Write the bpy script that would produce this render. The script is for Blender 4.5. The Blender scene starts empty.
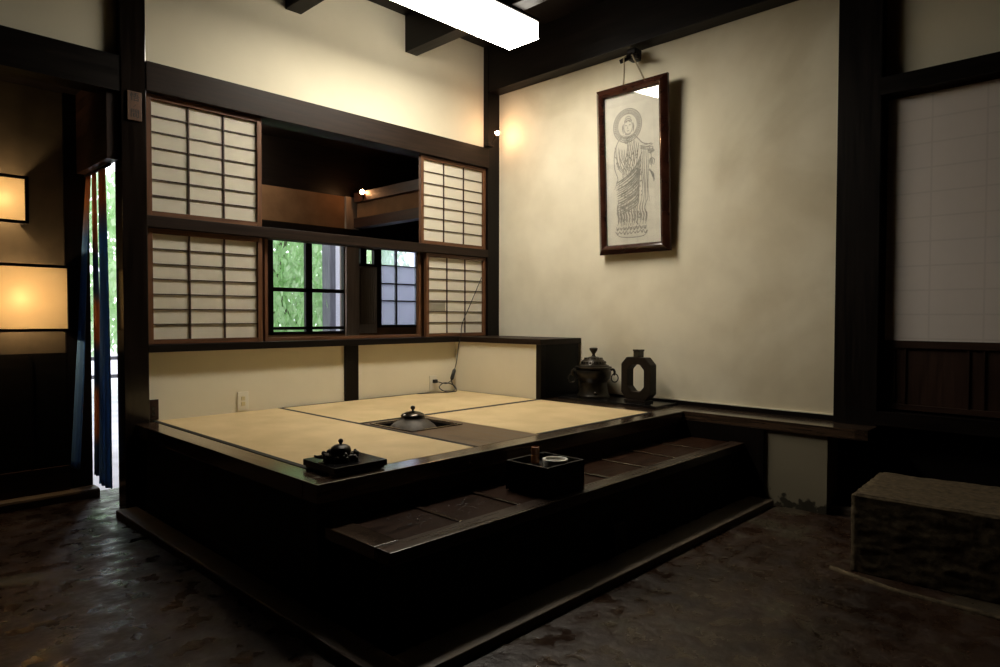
import bpy, bmesh, math, random
from mathutils import Vector, Matrix, noise
S = bpy.context.scene
COL = S.collection
random.seed(7)
PI = math.pi

# ---------------------------------------------------------------- materials
def new_mat(name):
    m = bpy.data.materials.new(name); m.use_nodes = True
    nt = m.node_tree; b = nt.nodes['Principled BSDF']
    return m, nt, b

def setv(b, **k):
    names = dict(color='Base Color', rough='Roughness', metal='Metallic', spec='Specular IOR Level', trans='Transmission Weight',
                 coat='Coat Weight', coatr='Coat Roughness', ior='IOR', emis='Emission Color', estr='Emission Strength', alpha='Alpha')
    for a, v in k.items():
        if a in ('color', 'emis'): v = (*v, 1)
        b.inputs[names[a]].default_value = v

def noisy(name, c1, c2, scale=(5, 5, 5), detail=6, rough=(.4, .5), bump=.1, bdist=.01, lo=.35, hi=.65, metal=0, spec=.5, coords='Object', rot=(0, 0, 0), coat=0):
    m, nt, b = new_mat(name)
    N, L = nt.nodes, nt.links
    tc = N.new('ShaderNodeTexCoord'); mp = N.new('ShaderNodeMapping')
    mp.inputs['Scale'].default_value = scale; mp.inputs['Rotation'].default_value = rot
    L.new(tc.outputs[coords], mp.inputs['Vector'])
    n = N.new('ShaderNodeTexNoise'); n.inputs['Scale'].default_value = 1; n.inputs['Detail'].default_value = detail
    L.new(mp.outputs[0], n.inputs['Vector'])
    r = N.new('ShaderNodeValToRGB'); r.color_ramp.elements[0].position = lo; r.color_ramp.elements[1].position = hi
    r.color_ramp.elements[0].color = (*c1, 1); r.color_ramp.elements[1].color = (*c2, 1)
    L.new(n.outputs['Fac'], r.inputs[0]); L.new(r.outputs[0], b.inputs['Base Color'])
    mr = N.new('ShaderNodeMapRange'); mr.inputs['To Min'].default_value = rough[0]; mr.inputs['To Max'].default_value = rough[1]
    mr.inputs['From Min'].default_value = .3; mr.inputs['From Max'].default_value = .7
    L.new(n.outputs['Fac'], mr.inputs['Value']); L.new(mr.outputs[0], b.inputs['Roughness'])
    if bump:
        bp = N.new('ShaderNodeBump'); bp.inputs['Strength'].default_value = bump; bp.inputs['Distance'].default_value = bdist
        L.new(n.outputs['Fac'], bp.inputs['Height']); L.new(bp.outputs[0], b.inputs['Normal'])
    setv(b, metal=metal, spec=spec, coat=coat)
    return m

M = {}
# dark stained timber, grain along each axis
for ax, sc in (('x', (3, 60, 60)), ('y', (60, 3, 60)), ('z', (60, 60, 3))):
    M['dark_' + ax] = noisy('dark timber ' + ax, (.0028, .0017, .0013), (.007, .0042, .003), sc, rough=(.38, .5), bump=.12, bdist=.003, spec=.16)
    M['beam_' + ax] = noisy('beam timber ' + ax, (.012, .0065, .0038), (.022, .012, .0075), sc, rough=(.42, .55), bump=.12, bdist=.003, spec=.16)
    M['board_' + ax] = noisy('worn polished board ' + ax, (.026, .015, .009), (.075, .045, .027), sc, rough=(.14, .26), bump=.03, bdist=.001, spec=.7, coat=1)
    M['board_' + ax].node_tree.nodes['Principled BSDF'].inputs['Coat Roughness'].default_value = .16
    M['cedar_' + ax] = noisy('cedar frame ' + ax, (.085, .034, .014), (.16, .068, .028), sc, rough=(.42, .55), bump=.1, bdist=.002, spec=.35)
    M['ceder_dark_' + ax] = noisy('dark cedar ' + ax, (.016, .0065, .003), (.034, .013, .006), sc, rough=(.42, .55), bump=.1, bdist=.002, spec=.35)
M['brown_post'] = noisy('grey brown post', (.16, .125, .10), (.22, .175, .14), (50, 50, 3), rough=(.5, .6), bump=.05, spec=.3)
M['tread'] = noisy('worn tread boards', (.012, .005, .0025), (.030, .013, .0065), (6, 30, 6), rough=(.35, .55), bump=.12, bdist=.002, spec=.05)
M['hearth_wood'] = noisy('brown hearth plank', (.075, .046, .024), (.17, .108, .060), (60, 3, 60), rough=(.3, .45), bump=.05, bdist=.001, spec=.4)
M['front_wood'] = noisy('red black front plank', (.008, .0035, .002), (.018, .008, .0045), (3, 60, 60), rough=(.35, .5), bump=.05, bdist=.001, spec=.3)
M['tread_edge'] = noisy('worn tread edge', (.012, .007, .004), (.035, .020, .012), (3, 60, 60), rough=(.22, .4), bump=.05, spec=.35)
M['polished_post'] = noisy('polished dark post', (.006, .004, .003), (.012, .008, .006), (50, 50, 3), rough=(.12, .2), bump=.02, spec=.6)
M['black'] = noisy('black lacquer', (.004, .004, .004), (.007, .006, .006), (8, 8, 8), rough=(.14, .2), bump=.02)
M['blackwood'] = noisy('black stained panels', (.0028, .0021, .0018), (.006, .0045, .0038), (4, 4, 50), rough=(.5, .62), bump=.1, bdist=.003, spec=.14)
M['lattice'] = noisy('lattice bars', (.030, .013, .006), (.05, .022, .010), (60, 60, 60), rough=(.5, .6), bump=0)
M['plaster'] = noisy('cream plaster', (.69, .63, .475), (.79, .73, .565), (1.6, 1.6, 1.6), detail=9, rough=(.8, .9), bump=.06, bdist=.01, spec=.2, lo=.3, hi=.7)
def aged():
    m = noisy('aged cream plaster', (.66, .60, .45), (.78, .72, .56), (2.6, 2.6, 2.6), detail=10, rough=(.8, .9), bump=.08, bdist=.01, spec=.2, lo=.3, hi=.62)
    nt = m.node_tree; N, L = nt.nodes, nt.links; b = N['Principled BSDF']
    src = b.inputs['Base Color'].links[0].from_socket
    tc = N.new('ShaderNodeTexCoord'); n = N.new('ShaderNodeTexNoise'); n.inputs['Scale'].default_value = 1.1; n.inputs['Detail'].default_value = 5; n.inputs['Distortion'].default_value = .8
    L.new(tc.outputs['Object'], n.inputs['Vector'])
    r = N.new('ShaderNodeValToRGB'); r.color_ramp.elements[0].position = .28; r.color_ramp.elements[0].color = (.78, .74, .66, 1); r.color_ramp.elements[1].position = .48; r.color_ramp.elements[1].color = (1, 1, 1, 1)
    L.new(n.outputs['Fac'], r.inputs[0]); mx = N.new('ShaderNodeMixRGB'); mx.blend_type = 'MULTIPLY'; mx.inputs[0].default_value = .6
    L.new(src, mx.inputs[1]); L.new(r.outputs[0], mx.inputs[2]); L.new(mx.outputs[0], b.inputs['Base Color']); return m
M['aged'] = aged()
M['rear_plaster'] = noisy('red brown earthen plaster', (.11, .058, .026), (.15, .08, .038), (6, 6, 6), rough=(.85, .92), bump=.1, spec=.2)
M['brown_plaster'] = noisy('brown earthen plaster', (.075, .058, .038), (.105, .082, .053), (6, 6, 6), rough=(.85, .92), bump=.1, spec=.2)
M['iron'] = noisy('cast iron', (.014, .012, .010), (.028, .022, .017), (40, 40, 40), rough=(.35, .5), bump=.25, bdist=.002, metal=.6)
M['kettle'] = noisy('kettle iron', (.05, .04, .03), (.09, .072, .052), (30, 30, 30), rough=(.5, .6), bump=.3, bdist=.002, metal=.3)
M['lid_metal'] = noisy('polished dark bronze', (.03, .025, .02), (.06, .05, .04), (30, 30, 30), rough=(.12, .2), bump=.05, metal=.9)
M['bronze'] = noisy('dark bronze', (.012, .010, .007), (.034, .026, .016), (25, 25, 25), rough=(.3, .45), bump=.15, bdist=.002, metal=.55)
M['vase'] = noisy('dark brown glaze', (.006, .0035, .0028), (.011, .007, .005), (15, 15, 15), rough=(.35, .45), bump=.05, spec=.2)
M['white_plastic'] = noisy('ivory plastic', (.72, .68, .56), (.76, .72, .60), (5, 5, 5), rough=(.35, .4), bump=0)
M['black_rubber'] = noisy('black rubber', (.01, .01, .01), (.015, .015, .015), (5, 5, 5), rough=(.45, .55), bump=0)
M['ceramic'] = noisy('white glazed ceramic', (.72, .72, .68), (.78, .78, .74), (5, 5, 5), rough=(.15, .2), bump=0)
M['ash'] = noisy('ash', (.20, .17, .12), (.32, .28, .2), (60, 60, 60), rough=(.9, .95), bump=.4)
M['bamboo'] = noisy('brown bamboo', (.22, .075, .022), (.34, .13, .04), (60, 60, 4), rough=(.3, .4), bump=.05)
M['plate_wood'] = noisy('name plate wood', (.09, .042, .020), (.15, .07, .033), (60, 60, 4), rough=(.5, .6), bump=.1)
M['ink'] = noisy('black ink', (.008, .007, .006), (.012, .01, .009), (9, 9, 9), rough=(.5, .6), bump=0)
M['mahogany'] = noisy('polished red brown frame', (.030, .010, .006), (.058, .020, .011), (8, 8, 8), rough=(.16, .22), bump=.01, coat=.4)
M['drawing'] = noisy('grey ink lines', (.27, .26, .22), (.40, .385, .33), (60, 60, 60), rough=(.8, .85), bump=0)
M['art_paper'] = noisy('drawing paper', (.66, .63, .53), (.72, .69, .58), (12, 12, 12), rough=(.7, .8), bump=0)
M['string'] = noisy('hanging cord', (.28, .23, .14), (.36, .3, .2), (60, 60, 60), rough=(.7, .8), bump=0)
M['trunk'] = noisy('tree bark', (.10, .085, .07), (.2, .17, .14), (20, 20, 4), rough=(.85, .9), bump=.4)
M['outdoor_plaster'] = noisy('white storehouse plaster', (.82, .83, .86), (.88, .88, .92), (2, 2, 2), rough=(.8, .9), bump=0)
M['grey_wood'] = noisy('weathered grey timber', (.10, .10, .115), (.17, .17, .19), (50, 50, 3), rough=(.7, .8), bump=.1)
M['slat'] = noisy('grey slats', (.30, .27, .24), (.38, .34, .30), (50, 50, 3), rough=(.6, .7), bump=0)
M['blue_grey'] = noisy('blue grey gradient board', (.30, .30, .40), (.34, .34, .45), (2, 2, 2), rough=(.7, .8), bump=0)
M['pavement'] = noisy('pale outdoor paving', (.50, .50, .52), (.66, .66, .68), (3, 3, 3), rough=(.6, .7), bump=.1)
M['stone_kerb'] = noisy('worn kerb stone', (.05, .036, .025), (.12, .085, .055), (7, 7, 7), rough=(.5, .7), bump=.3, bdist=.01)
M['seam'] = noisy('dark mat edging cloth', (.006, .0045, .003), (.011, .008, .005), (90, 90, 90), rough=(.7, .8), bump=0)

# rough granite: base colour by fine noise, strong bump
M['granite'] = noisy('rough hewn granite', (.045, .033, .019), (.125, .094, .056), (36, 36, 36), detail=10, rough=(.8, .95), bump=.45, bdist=.008, spec=.15, lo=.3, hi=.7)

def tatami_mat(name, axis):
    m, nt, b = new_mat(name); N, L = nt.nodes, nt.links
    tc = N.new('ShaderNodeTexCoord')
    w = N.new('ShaderNodeTexWave'); w.bands_direction = 'X' if axis == 'y' else 'Y'
    w.inputs['Scale'].default_value = 70; w.inputs['Distortion'].default_value = .6
    n = N.new('ShaderNodeTexNoise'); n.inputs['Scale'].default_value = 5; n.inputs['Detail'].default_value = 5
    L.new(tc.outputs['Object'], w.inputs['Vector']); L.new(tc.outputs['Object'], n.inputs['Vector'])
    r = N.new('ShaderNodeValToRGB'); r.color_ramp.elements[0].color = (.62, .465, .235, 1); r.color_ramp.elements[1].color = (.76, .58, .32, 1)
    r.color_ramp.elements[0].position = .3; r.color_ramp.elements[1].position = .7
    L.new(n.outputs['Fac'], r.inputs[0])
    mx = N.new('ShaderNodeMixRGB'); mx.blend_type = 'MULTIPLY'; mx.inputs[0].default_value = .18
    L.new(r.outputs[0], mx.inputs[1]); L.new(w.outputs['Color'], mx.inputs[2]); L.new(mx.outputs[0], b.inputs['Base Color'])
    bp = N.new('ShaderNodeBump'); bp.inputs['Strength'].default_value = .25; bp.inputs['Distance'].default_value = .002
    L.new(w.outputs['Fac'], bp.inputs['Height']); L.new(bp.outputs[0], b.inputs['Normal'])
    setv(b, rough=.6, spec=.3)
    return m
M['tatami_x'] = tatami_mat('woven rush x', 'x'); M['tatami_y'] = tatami_mat('woven rush y', 'y')

def paper(name, col, tl=.4, lines=None):
    m, nt, b = new_mat(name); N, L = nt.nodes, nt.links
    t = N.new('ShaderNodeBsdfTranslucent'); mix = N.new('ShaderNodeMixShader'); mix.inputs[0].default_value = tl
    out = N['Material Output']
    n = N.new('ShaderNodeTexNoise'); n.inputs['Scale'].default_value = 14; n.inputs['Detail'].default_value = 8
    tc = N.new('ShaderNodeTexCoord'); L.new(tc.outputs['Object'], n.inputs['Vector'])
    r = N.new('ShaderNodeValToRGB'); r.color_ramp.elements[0].color = (*[c * .93 for c in col], 1); r.color_ramp.elements[1].color = (*col, 1)
    L.new(n.outputs['Fac'], r.inputs[0])
    src = r.outputs[0]
    if lines:                                  # lattice behind the sheet showing through, its faint shadow painted as darker lines
        br = N.new('ShaderNodeTexBrick'); br.offset = 0; br.inputs['Scale'].default_value = 1
        br.inputs['Brick Width'].default_value = lines[0]; br.inputs['Row Height'].default_value = lines[1]; br.inputs['Mortar Size'].default_value = .006
        br.inputs['Mortar Smooth'].default_value = .6
        br.inputs['Color1'].default_value = br.inputs['Color2'].default_value = (1, 1, 1, 1); br.inputs['Mortar'].default_value = (.90, .90, .90, 1)
        sx = N.new('ShaderNodeSeparateXYZ'); cx = N.new('ShaderNodeCombineXYZ')
        L.new(tc.outputs['Object'], sx.inputs[0]); L.new(sx.outputs['Y'], cx.inputs['X']); L.new(sx.outputs['Z'], cx.inputs['Y'])
        L.new(cx.outputs[0], br.inputs['Vector'])
        mm = N.new('ShaderNodeMixRGB'); mm.blend_type = 'MULTIPLY'; mm.inputs[0].default_value = 1
        L.new(src, mm.inputs[1]); L.new(br.outputs['Color'], mm.inputs[2]); src = mm.outputs[0]
    L.new(src, b.inputs['Base Color']); L.new(src, t.inputs['Color'])
    setv(b, rough=.8, spec=.15)
    L.new(b.outputs[0], mix.inputs[1]); L.new(t.outputs[0], mix.inputs[2]); L.new(mix.outputs[0], out.inputs['Surface'])
    return m
M['paper'] = paper('shoji paper', (.86, .81, .68), .3)
M['paper_dark'] = paper('shoji paper greyed', (.36, .33, .25), .2)
M['paper_panel'] = paper('pasted door paper', (.74, .68, .64), .1, (.237, .129))
M['lamp_paper'] = paper('lamp paper', (.92, .82, .64), .75)

def emit(name, col, st):
    m, nt, b = new_mat(name); setv(b, color=(0, 0, 0), emis=col, estr=st, rough=.5); return m
M['tube_cover'] = emit('lit diffuser', (1, .92, .78), 50)
M['tube_side'] = emit('lit diffuser sides', (1, .92, .78), 9.5)
M['bulb'] = emit('glowing bulb', (1, .54, .28), 230)
M['bulb2'] = emit('glowing bulb back', (1, .48, .20), 130)

def glassy(name, col=(1, 1, 1), rough=0., mixfac=.08):
    m = bpy.data.materials.new(name); m.use_nodes = True; nt = m.node_tree; N, L = nt.nodes, nt.links
    N.remove(N['Principled BSDF'])
    g = N.new('ShaderNodeBsdfGlossy'); g.inputs['Roughness'].default_value = rough
    t = N.new('ShaderNodeBsdfTransparent'); t.inputs['Color'].default_value = (*col, 1)
    mix = N.new('ShaderNodeMixShader'); fr = N.new('ShaderNodeLayerWeight'); pw = N.new('ShaderNodeMath'); pw.operation = 'POWER'; pw.inputs[1].default_value = 5
    ma = N.new('ShaderNodeMath'); ma.operation = 'MULTIPLY_ADD'; ma.inputs[1].default_value = .9; ma.inputs[2].default_value = .035
    L.new(fr.outputs['Facing'], pw.inputs[0]); L.new(pw.outputs[0], ma.inputs[0])
    L.new(ma.outputs[0], mix.inputs[0]); L.new(t.outputs[0], mix.inputs[1]); L.new(g.outputs[0], mix.inputs[2])
    L.new(mix.outputs[0], N['Material Output'].inputs['Surface'])
    return m
M['glass'] = glassy('clear glass')
def frosted(name):
    m = bpy.data.materials.new(name); m.use_nodes = True; nt = m.node_tree; N, L = nt.nodes, nt.links
    N.remove(N['Principled BSDF'])
    t = N.new('ShaderNodeBsdfTranslucent'); t.inputs['Color'].default_value = (.8, .82, .9, 1)
    c = N.new('ShaderNodeBsdfTransparent'); c.inputs['Color'].default_value = (.85, .87, .95, 1)
    mix = N.new('ShaderNodeMixShader'); mix.inputs[0].default_value = .8
    L.new(t.outputs[0], mix.inputs[1]); L.new(c.outputs[0], mix.inputs[2]); L.new(mix.outputs[0], N['Material Output'].inputs['Surface'])
    return m
M['frosted'] = frosted('frosted pane')

def floor_mat():
    m, nt, b = new_mat('damp packed earth floor'); N, L = nt.nodes, nt.links
    tc = N.new('ShaderNodeTexCoord')
    n1 = N.new('ShaderNodeTexNoise'); n1.inputs['Scale'].default_value = 1.7; n1.inputs['Detail'].default_value = 10; n1.inputs['Roughness'].default_value = .62; n1.inputs['Distortion'].default_value = .15
    n2 = N.new('ShaderNodeTexNoise'); n2.inputs['Scale'].default_value = 11; n2.inputs['Detail'].default_value = 8
    for n in (n1, n2): L.new(tc.outputs['Object'], n.inputs['Vector'])
    r = N.new('ShaderNodeValToRGB'); e = r.color_ramp.elements
    e[0].position = .40; e[0].color = (.014, .007, .004, 1); e[1].position = .56; e[1].color = (.032, .017, .010, 1)
    x = e.new(.60); x.color = (.045, .035, .022, 1); x = e.new(.72); x.color = (.07, .056, .036, 1)
    L.new(n1.outputs['Fac'], r.inputs[0]); L.new(r.outputs[0], b.inputs['Base Color'])
    mr = N.new('ShaderNodeMapRange'); mr.inputs['From Min'].default_value = .35; mr.inputs['From Max'].default_value = .65
    mr.inputs['To Min'].default_value = .16; mr.inputs['To Max'].default_value = .62
    L.new(n2.outputs['Fac'], mr.inputs['Value']); L.new(mr.outputs[0], b.inputs['Roughness'])
    ad = N.new('ShaderNodeMath'); ad.operation = 'ADD'; L.new(n1.outputs['Fac'], ad.inputs[0]); L.new(n2.outputs['Fac'], ad.inputs[1])
    bp = N.new('ShaderNodeBump'); bp.inputs['Strength'].default_value = .5; bp.inputs['Distance'].default_value = .02
    L.new(ad.outputs[0], bp.inputs['Height']); L.new(bp.outputs[0], b.inputs['Normal'])
    setv(b, spec=.36)
    return m
M['floor'] = floor_mat()

def mossy():
    m, nt, b = new_mat('damp stained plaster'); N, L = nt.nodes, nt.links
    tc = N.new('ShaderNodeTexCoord'); n = N.new('ShaderNodeTexNoise'); n.inputs['Scale'].default_value = 16; n.inputs['Detail'].default_value = 8
    L.new(tc.outputs['Object'], n.inputs['Vector'])
    s = N.new('ShaderNodeSeparateXYZ'); L.new(tc.outputs['Object'], s.inputs[0])
    mr = N.new('ShaderNodeMapRange'); mr.inputs['From Min'].default_value = .02; mr.inputs['From Max'].default_value = .16; mr.inputs['To Min'].default_value = .62; mr.inputs['To Max'].default_value = .2
    L.new(s.outputs['Z'], mr.inputs['Value'])
    lt = N.new('ShaderNodeMath'); lt.operation = 'SUBTRACT'; L.new(mr.outputs[0], lt.inputs[0]); L.new(n.outputs['Fac'], lt.inputs[1])
    r = N.new('ShaderNodeValToRGB'); r.color_ramp.elements[0].position = 0; r.color_ramp.elements[1].position = .08
    r.color_ramp.elements[0].color = (.22, .19, .13, 1); r.color_ramp.elements[1].color = (.035, .03, .02, 1)
    L.new(lt.outputs[0], r.inputs[0]); L.new(r.outputs[0], b.inputs['Base Color']); setv(b, rough=.85, spec=.2)
    return m
M['mossy'] = mossy()

def noren_mat(name, mode):
    m, nt, b = new_mat(name); N, L = nt.nodes, nt.links
    tc = N.new('ShaderNodeTexCoord'); s = N.new('ShaderNodeSeparateXYZ'); L.new(tc.outputs['Object'], s.inputs[0])
    n = N.new('ShaderNodeTexNoise'); n.inputs['Scale'].default_value = 2.5 if mode else 1.2; n.inputs['Detail'].default_value = 4
    L.new(tc.outputs['Object'], n.inputs['Vector'])
    r = N.new('ShaderNodeValToRGB'); e = r.color_ramp.elements
    if mode == 0:
        e[0].position = .3; e[0].color = (.14, .30, .58, 1); e[1].position = .7; e[1].color = (.22, .42, .70, 1)
        mr = N.new('ShaderNodeMapRange'); mr.inputs['From Min'].default_value = 1.55; mr.inputs['From Max'].default_value = 1.75
        L.new(s.outputs['Z'], mr.inputs['Value']); mq = N.new('ShaderNodeMixRGB'); mq.inputs[2].default_value = (.70, .36, .17, 1)
        L.new(n.outputs['Fac'], r.inputs[0]); L.new(r.outputs[0], mq.inputs[1]); L.new(mr.outputs[0], mq.inputs[0]); r = mq
    else:                                      # dyed bands: tan, indigo, tan ...
        mr = N.new('ShaderNodeMapRange'); mr.inputs['From Min'].default_value = 0; mr.inputs['From Max'].default_value = 2
        ad = N.new('ShaderNodeMath'); ad.operation = 'MULTIPLY_ADD'; ad.inputs[1].default_value = .25
        L.new(n.outputs['Fac'], ad.inputs[0]); L.new(s.outputs['Z'], ad.inputs[2]); L.new(ad.outputs[0], mr.inputs['Value']); L.new(mr.outputs[0], r.inputs[0])
        r.color_ramp.interpolation = 'EASE'
        tan = (.80, .42, .20, 1); ind = (.12, .22, .42, 1)
        e[0].position = .0; e[0].color = ind; e[1].position = 1; e[1].color = tan
        for p, c in ((.22, ind), (.27, tan), (.36, tan), (.42, ind), (.50, ind), (.55, tan), (.63, tan), (.68, ind), (.78, ind), (.84, tan)):
            x = e.new(p); x.color = c
    t = N.new('ShaderNodeBsdfTranslucent'); mix = N.new('ShaderNodeMixShader'); mix.inputs[0].default_value = .55
    L.new(r.outputs[0], b.inputs['Base Color']); L.new(r.outputs[0], t.inputs['Color']); setv(b, rough=.85, spec=.1)
    L.new(b.outputs[0], mix.inputs[1]); L.new(t.outputs[0], mix.inputs[2]); L.new(mix.outputs[0], N['Material Output'].inputs['Surface'])
    return m
M['noren_blue'] = noren_mat('indigo cloth', 0); M['noren_band'] = noren_mat('banded indigo and tan cloth', 1)

def leafmat(name, c1, c2):
    m, nt, b = new_mat(name); N, L = nt.nodes, nt.links
    tc = N.new('ShaderNodeTexCoord'); n = N.new('ShaderNodeTexNoise'); n.inputs['Scale'].default_value = 1.6; n.inputs['Detail'].default_value = 3
    L.new(tc.outputs['Object'], n.inputs['Vector'])
    r = N.new('ShaderNodeValToRGB'); r.color_ramp.elements[0].position = .35; r.color_ramp.elements[1].position = .65
    r.color_ramp.elements[0].color = (*c1, 1); r.color_ramp.elements[1].color = (*c2, 1); L.new(n.outputs['Fac'], r.inputs[0])
    t = N.new('ShaderNodeBsdfTranslucent'); mix = N.new('ShaderNodeMixShader'); mix.inputs[0].default_value = .5
    L.new(r.outputs[0], b.inputs['Base Color']); L.new(r.outputs[0], t.inputs['Color']); setv(b, rough=.6)
    L.new(b.outputs[0], mix.inputs[1]); L.new(t.outputs[0], mix.inputs[2]); L.new(mix.outputs[0], N['Material Output'].inputs['Surface'])
    return m
M['leaf'] = leafmat('fresh leaves', (.50, .70, .40), (.70, .86, .58))
M['leaf2'] = leafmat('pale leaves', (.55, .74, .45), (.74, .88, .62))

# ---------------------------------------------------------------- geometry helpers
def bx(bm, x0, x1, y0, y1, z0, z1, bev=0):
    r = bmesh.ops.create_cube(bm, size=1)
    vs = r['verts']
    for v in vs:
        v.co = Vector(((x0 + x1) / 2 + v.co.x * (x1 - x0), (y0 + y1) / 2 + v.co.y * (y1 - y0), (z0 + z1) / 2 + v.co.z * (z1 - z0)))
    if bev:
        es = list({e for v in vs for e in v.link_edges})
        bmesh.ops.bevel(bm, geom=es, offset=bev, segments=2, affect='EDGES', profile=.6)
    return vs

def lathe(bm, prof, seg=40, c=(0, 0, 0), cap=True):
    rings = []
    for r, z in prof:
        if r < 1e-5: rings.append([bm.verts.new((c[0], c[1], c[2] + z))])
        else: rings.append([bm.verts.new((c[0] + r * math.cos(2 * PI * i / seg), c[1] + r * math.sin(2 * PI * i / seg), c[2] + z)) for i in range(seg)])
    for a, b in zip(rings, rings[1:]):
        for i in range(seg):
            j = (i + 1) % seg
            f = [a[i % len(a)], a[j % len(a)], b[j % len(b)], b[i % len(b)]]
            f = list(dict.fromkeys(f))
            if len(f) > 2: bm.faces.new(f)
    if cap:
        for R_, rev in ((rings[0], True), (rings[-1], False)):
            if len(R_) > 2: bm.faces.new(R_[::-1] if rev else R_)

def tube(bm, pts, r, seg=10, closed=False):
    pts = [Vector(p) for p in pts]; n = len(pts); rings = []
    up = Vector((0, 0, 1)); prev = None
    for i, p in enumerate(pts):
        a = pts[(i - 1) % n] if (closed or i > 0) else p
        b = pts[(i + 1) % n] if (closed or i < n - 1) else p
        t = (b - a).normalized()
        if prev is None:
            s = t.cross(up)
            if s.length < .1: s = t.cross(Vector((1, 0, 0)))
        else: s = prev - t * prev.dot(t)
        s.normalize(); prev = s; q = t.cross(s)
        rr = r(i / (n - 1)) if callable(r) else r
        rings.append([bm.verts.new(p + (s * math.cos(2 * PI * k / seg) + q * math.sin(2 * PI * k / seg)) * rr) for k in range(seg)])
    m = n if closed else n - 1
    for i in range(m):
        a, b = rings[i], rings[(i + 1) % n]
        for k in range(seg):
            j = (k + 1) % seg; bm.faces.new((a[k], a[j], b[j], b[k]))
    if not closed:
        bm.faces.new(rings[0][::-1]); bm.faces.new(rings[-1])

def smooth_pts(ctrl, n=8):
    ctrl = [Vector(c) for c in ctrl]; out = []
    P = [ctrl[0]] + ctrl + [ctrl[-1]]
    for i in range(1, len(P) - 2):
        for k in range(n):
            t = k / n; a, b, c, d = P[i - 1:i + 3]
            out.append(.5 * ((2 * b) + (-a + c) * t + (2 * a - 5 * b + 4 * c - d) * t * t + (-a + 3 * b - 3 * c + d) * t ** 3))
    out.append(ctrl[-1]); return out

def obj(name, bm, mat, parent=None, smooth=False, loc=None, rot=None):
    bmesh.ops.recalc_face_normals(bm, faces=bm.faces[:])
    me = bpy.data.meshes.new(name); bm.to_mesh(me); bm.free()
    if smooth:
        for p in me.polygons: p.use_smooth = True
    o = bpy.data.objects.new(name, me); COL.objects.link(o)
    for m in (mat if isinstance(mat, (list, tuple)) else [mat]): me.materials.append(m)
    if parent: o.parent = parent
    if loc: o.location = loc
    if rot: o.rotation_euler = rot
    if smooth == 'auto':
        try:
            me.set_sharp_from_angle(angle=math.radians(35))
        except Exception: pass
    return o

def box(name, x0, x1, y0, y1, z0, z1, mat, parent=None, bev=0):
    bm = bmesh.new(); bx(bm, x0, x1, y0, y1, z0, z1, bev); return obj(name, bm, mat, parent)

def tag(o, label, cat, group=None, kind=None):
    o['label'] = label; o['category'] = cat
    if group: o['group'] = group
    if kind: o['kind'] = kind
    return o
def thing(name, label, cat, loc=(0, 0, 0), rotz=0, group=None):
    o = bpy.data.objects.new(name, None); COL.objects.link(o); o.empty_display_size = .1
    o.location = loc; o.rotation_euler = (0, 0, rotz); return tag(o, label, cat, group)
def struct(o, label=None):
    o['kind'] = 'structure'
    if label: o['label'] = label
    return o
def sbox(name, *a, **k):
    lab = k.pop('label', None); return struct(box(name, *a, **k), lab)

WA, WB, ZP = 4.05, 4.12, .49          # shoji wall plane (y), picture wall plane (x), tatami height

# ================================================================= THE ROOM SHELL
bm = bmesh.new()
bx(bm, -3.0, 6.3, -3.0, 4.66, -.12, 0)
struct(obj('floor', bm, M['floor']), 'dark damp packed earth floor with pale worn patches')
sbox('floor_back', 1.95, 6.2, 4.25, 6.3, -.12, .45, M['board_x'], label='raised board floor of the back room')
sbox('ceiling', -3.1, 6.4, -3.1, 4.19, 3.352, 3.45, M['dark_x'], label='dark board ceiling')
sbox('light_block_over_back', 1.95, 6.4, 4.19, 6.35, 3.352, 3.45, M['dark_x'])  # unseen roof, added so sky light cannot leak in
sbox('light_block_side', 6.3, 6.4, -3.1, 6.35, -.1, 3.352, M['blackwood'])  # unseen outer wall, added to keep the space behind the door dark
sbox('ceiling_alcove', -3.0, 1.18, 4.13, 4.74, 2.40, 2.50, M['dark_x'])
sbox('ceiling_back', 1.95, 6.3, 4.19, 6.35, 2.86, 2.95, M['dark_x'], label='low dark ceiling beyond the screens')
# wall with the shoji screens (faces -y)
sbox('wall_shoji_upper', -3.0, 6.3, WA, WA + .14, 2.49, 3.352, M['plaster'], label='cream plaster band above the screens')
sbox('wall_shoji_lower', 1.30, 2.612, WA, WA + .10, .45, .885, M['plaster'], label='low cream plaster left of the short stud')
sbox('wall_shoji_low', 2.715, 3.70, WA, WA + .10, .45, .885, M['plaster'], label='low cream plaster right of the short stud')
sbox('wall_picture', WB, WB + .14, 1.24, WA + .14,   .525, 3.0, M['aged'], label='large cream plaster wall behind the framed picture')
sbox('wall_door_upper', WB, WB + .14, -3.0, 1.06, 2.375, 3.352, M['plaster'], label='plaster above the paper door')
sbox('wall_door_lower', WB + .02, WB + .14, -3.0, 1.06, 0, .53, M['blackwood'], label='black boards below the paper door')
sbox('wall_under_shelf', 3.87, 4.10, 1.24, 1.60, 0, .435, M['mossy'], label='stained plaster under the shelf')
sbox('trim_30', 3.852, 3.96, 1.585, 2.14, 0, .436, M['dark_z'], label='black end post between low step and stained plaster')
sbox('wall_near', -3.1, 6.4, -3.12, -3.0, 0, 3.35, M['blackwood'])
sbox('wall_far_left', -3.12, -3.0, -3.0, 4.7, 0, 3.35, M['blackwood'])
sbox('wall_door_side', WB + .02, WB + .14, -3.0, .1, .53, 2.375, M['blackwood'])
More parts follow.
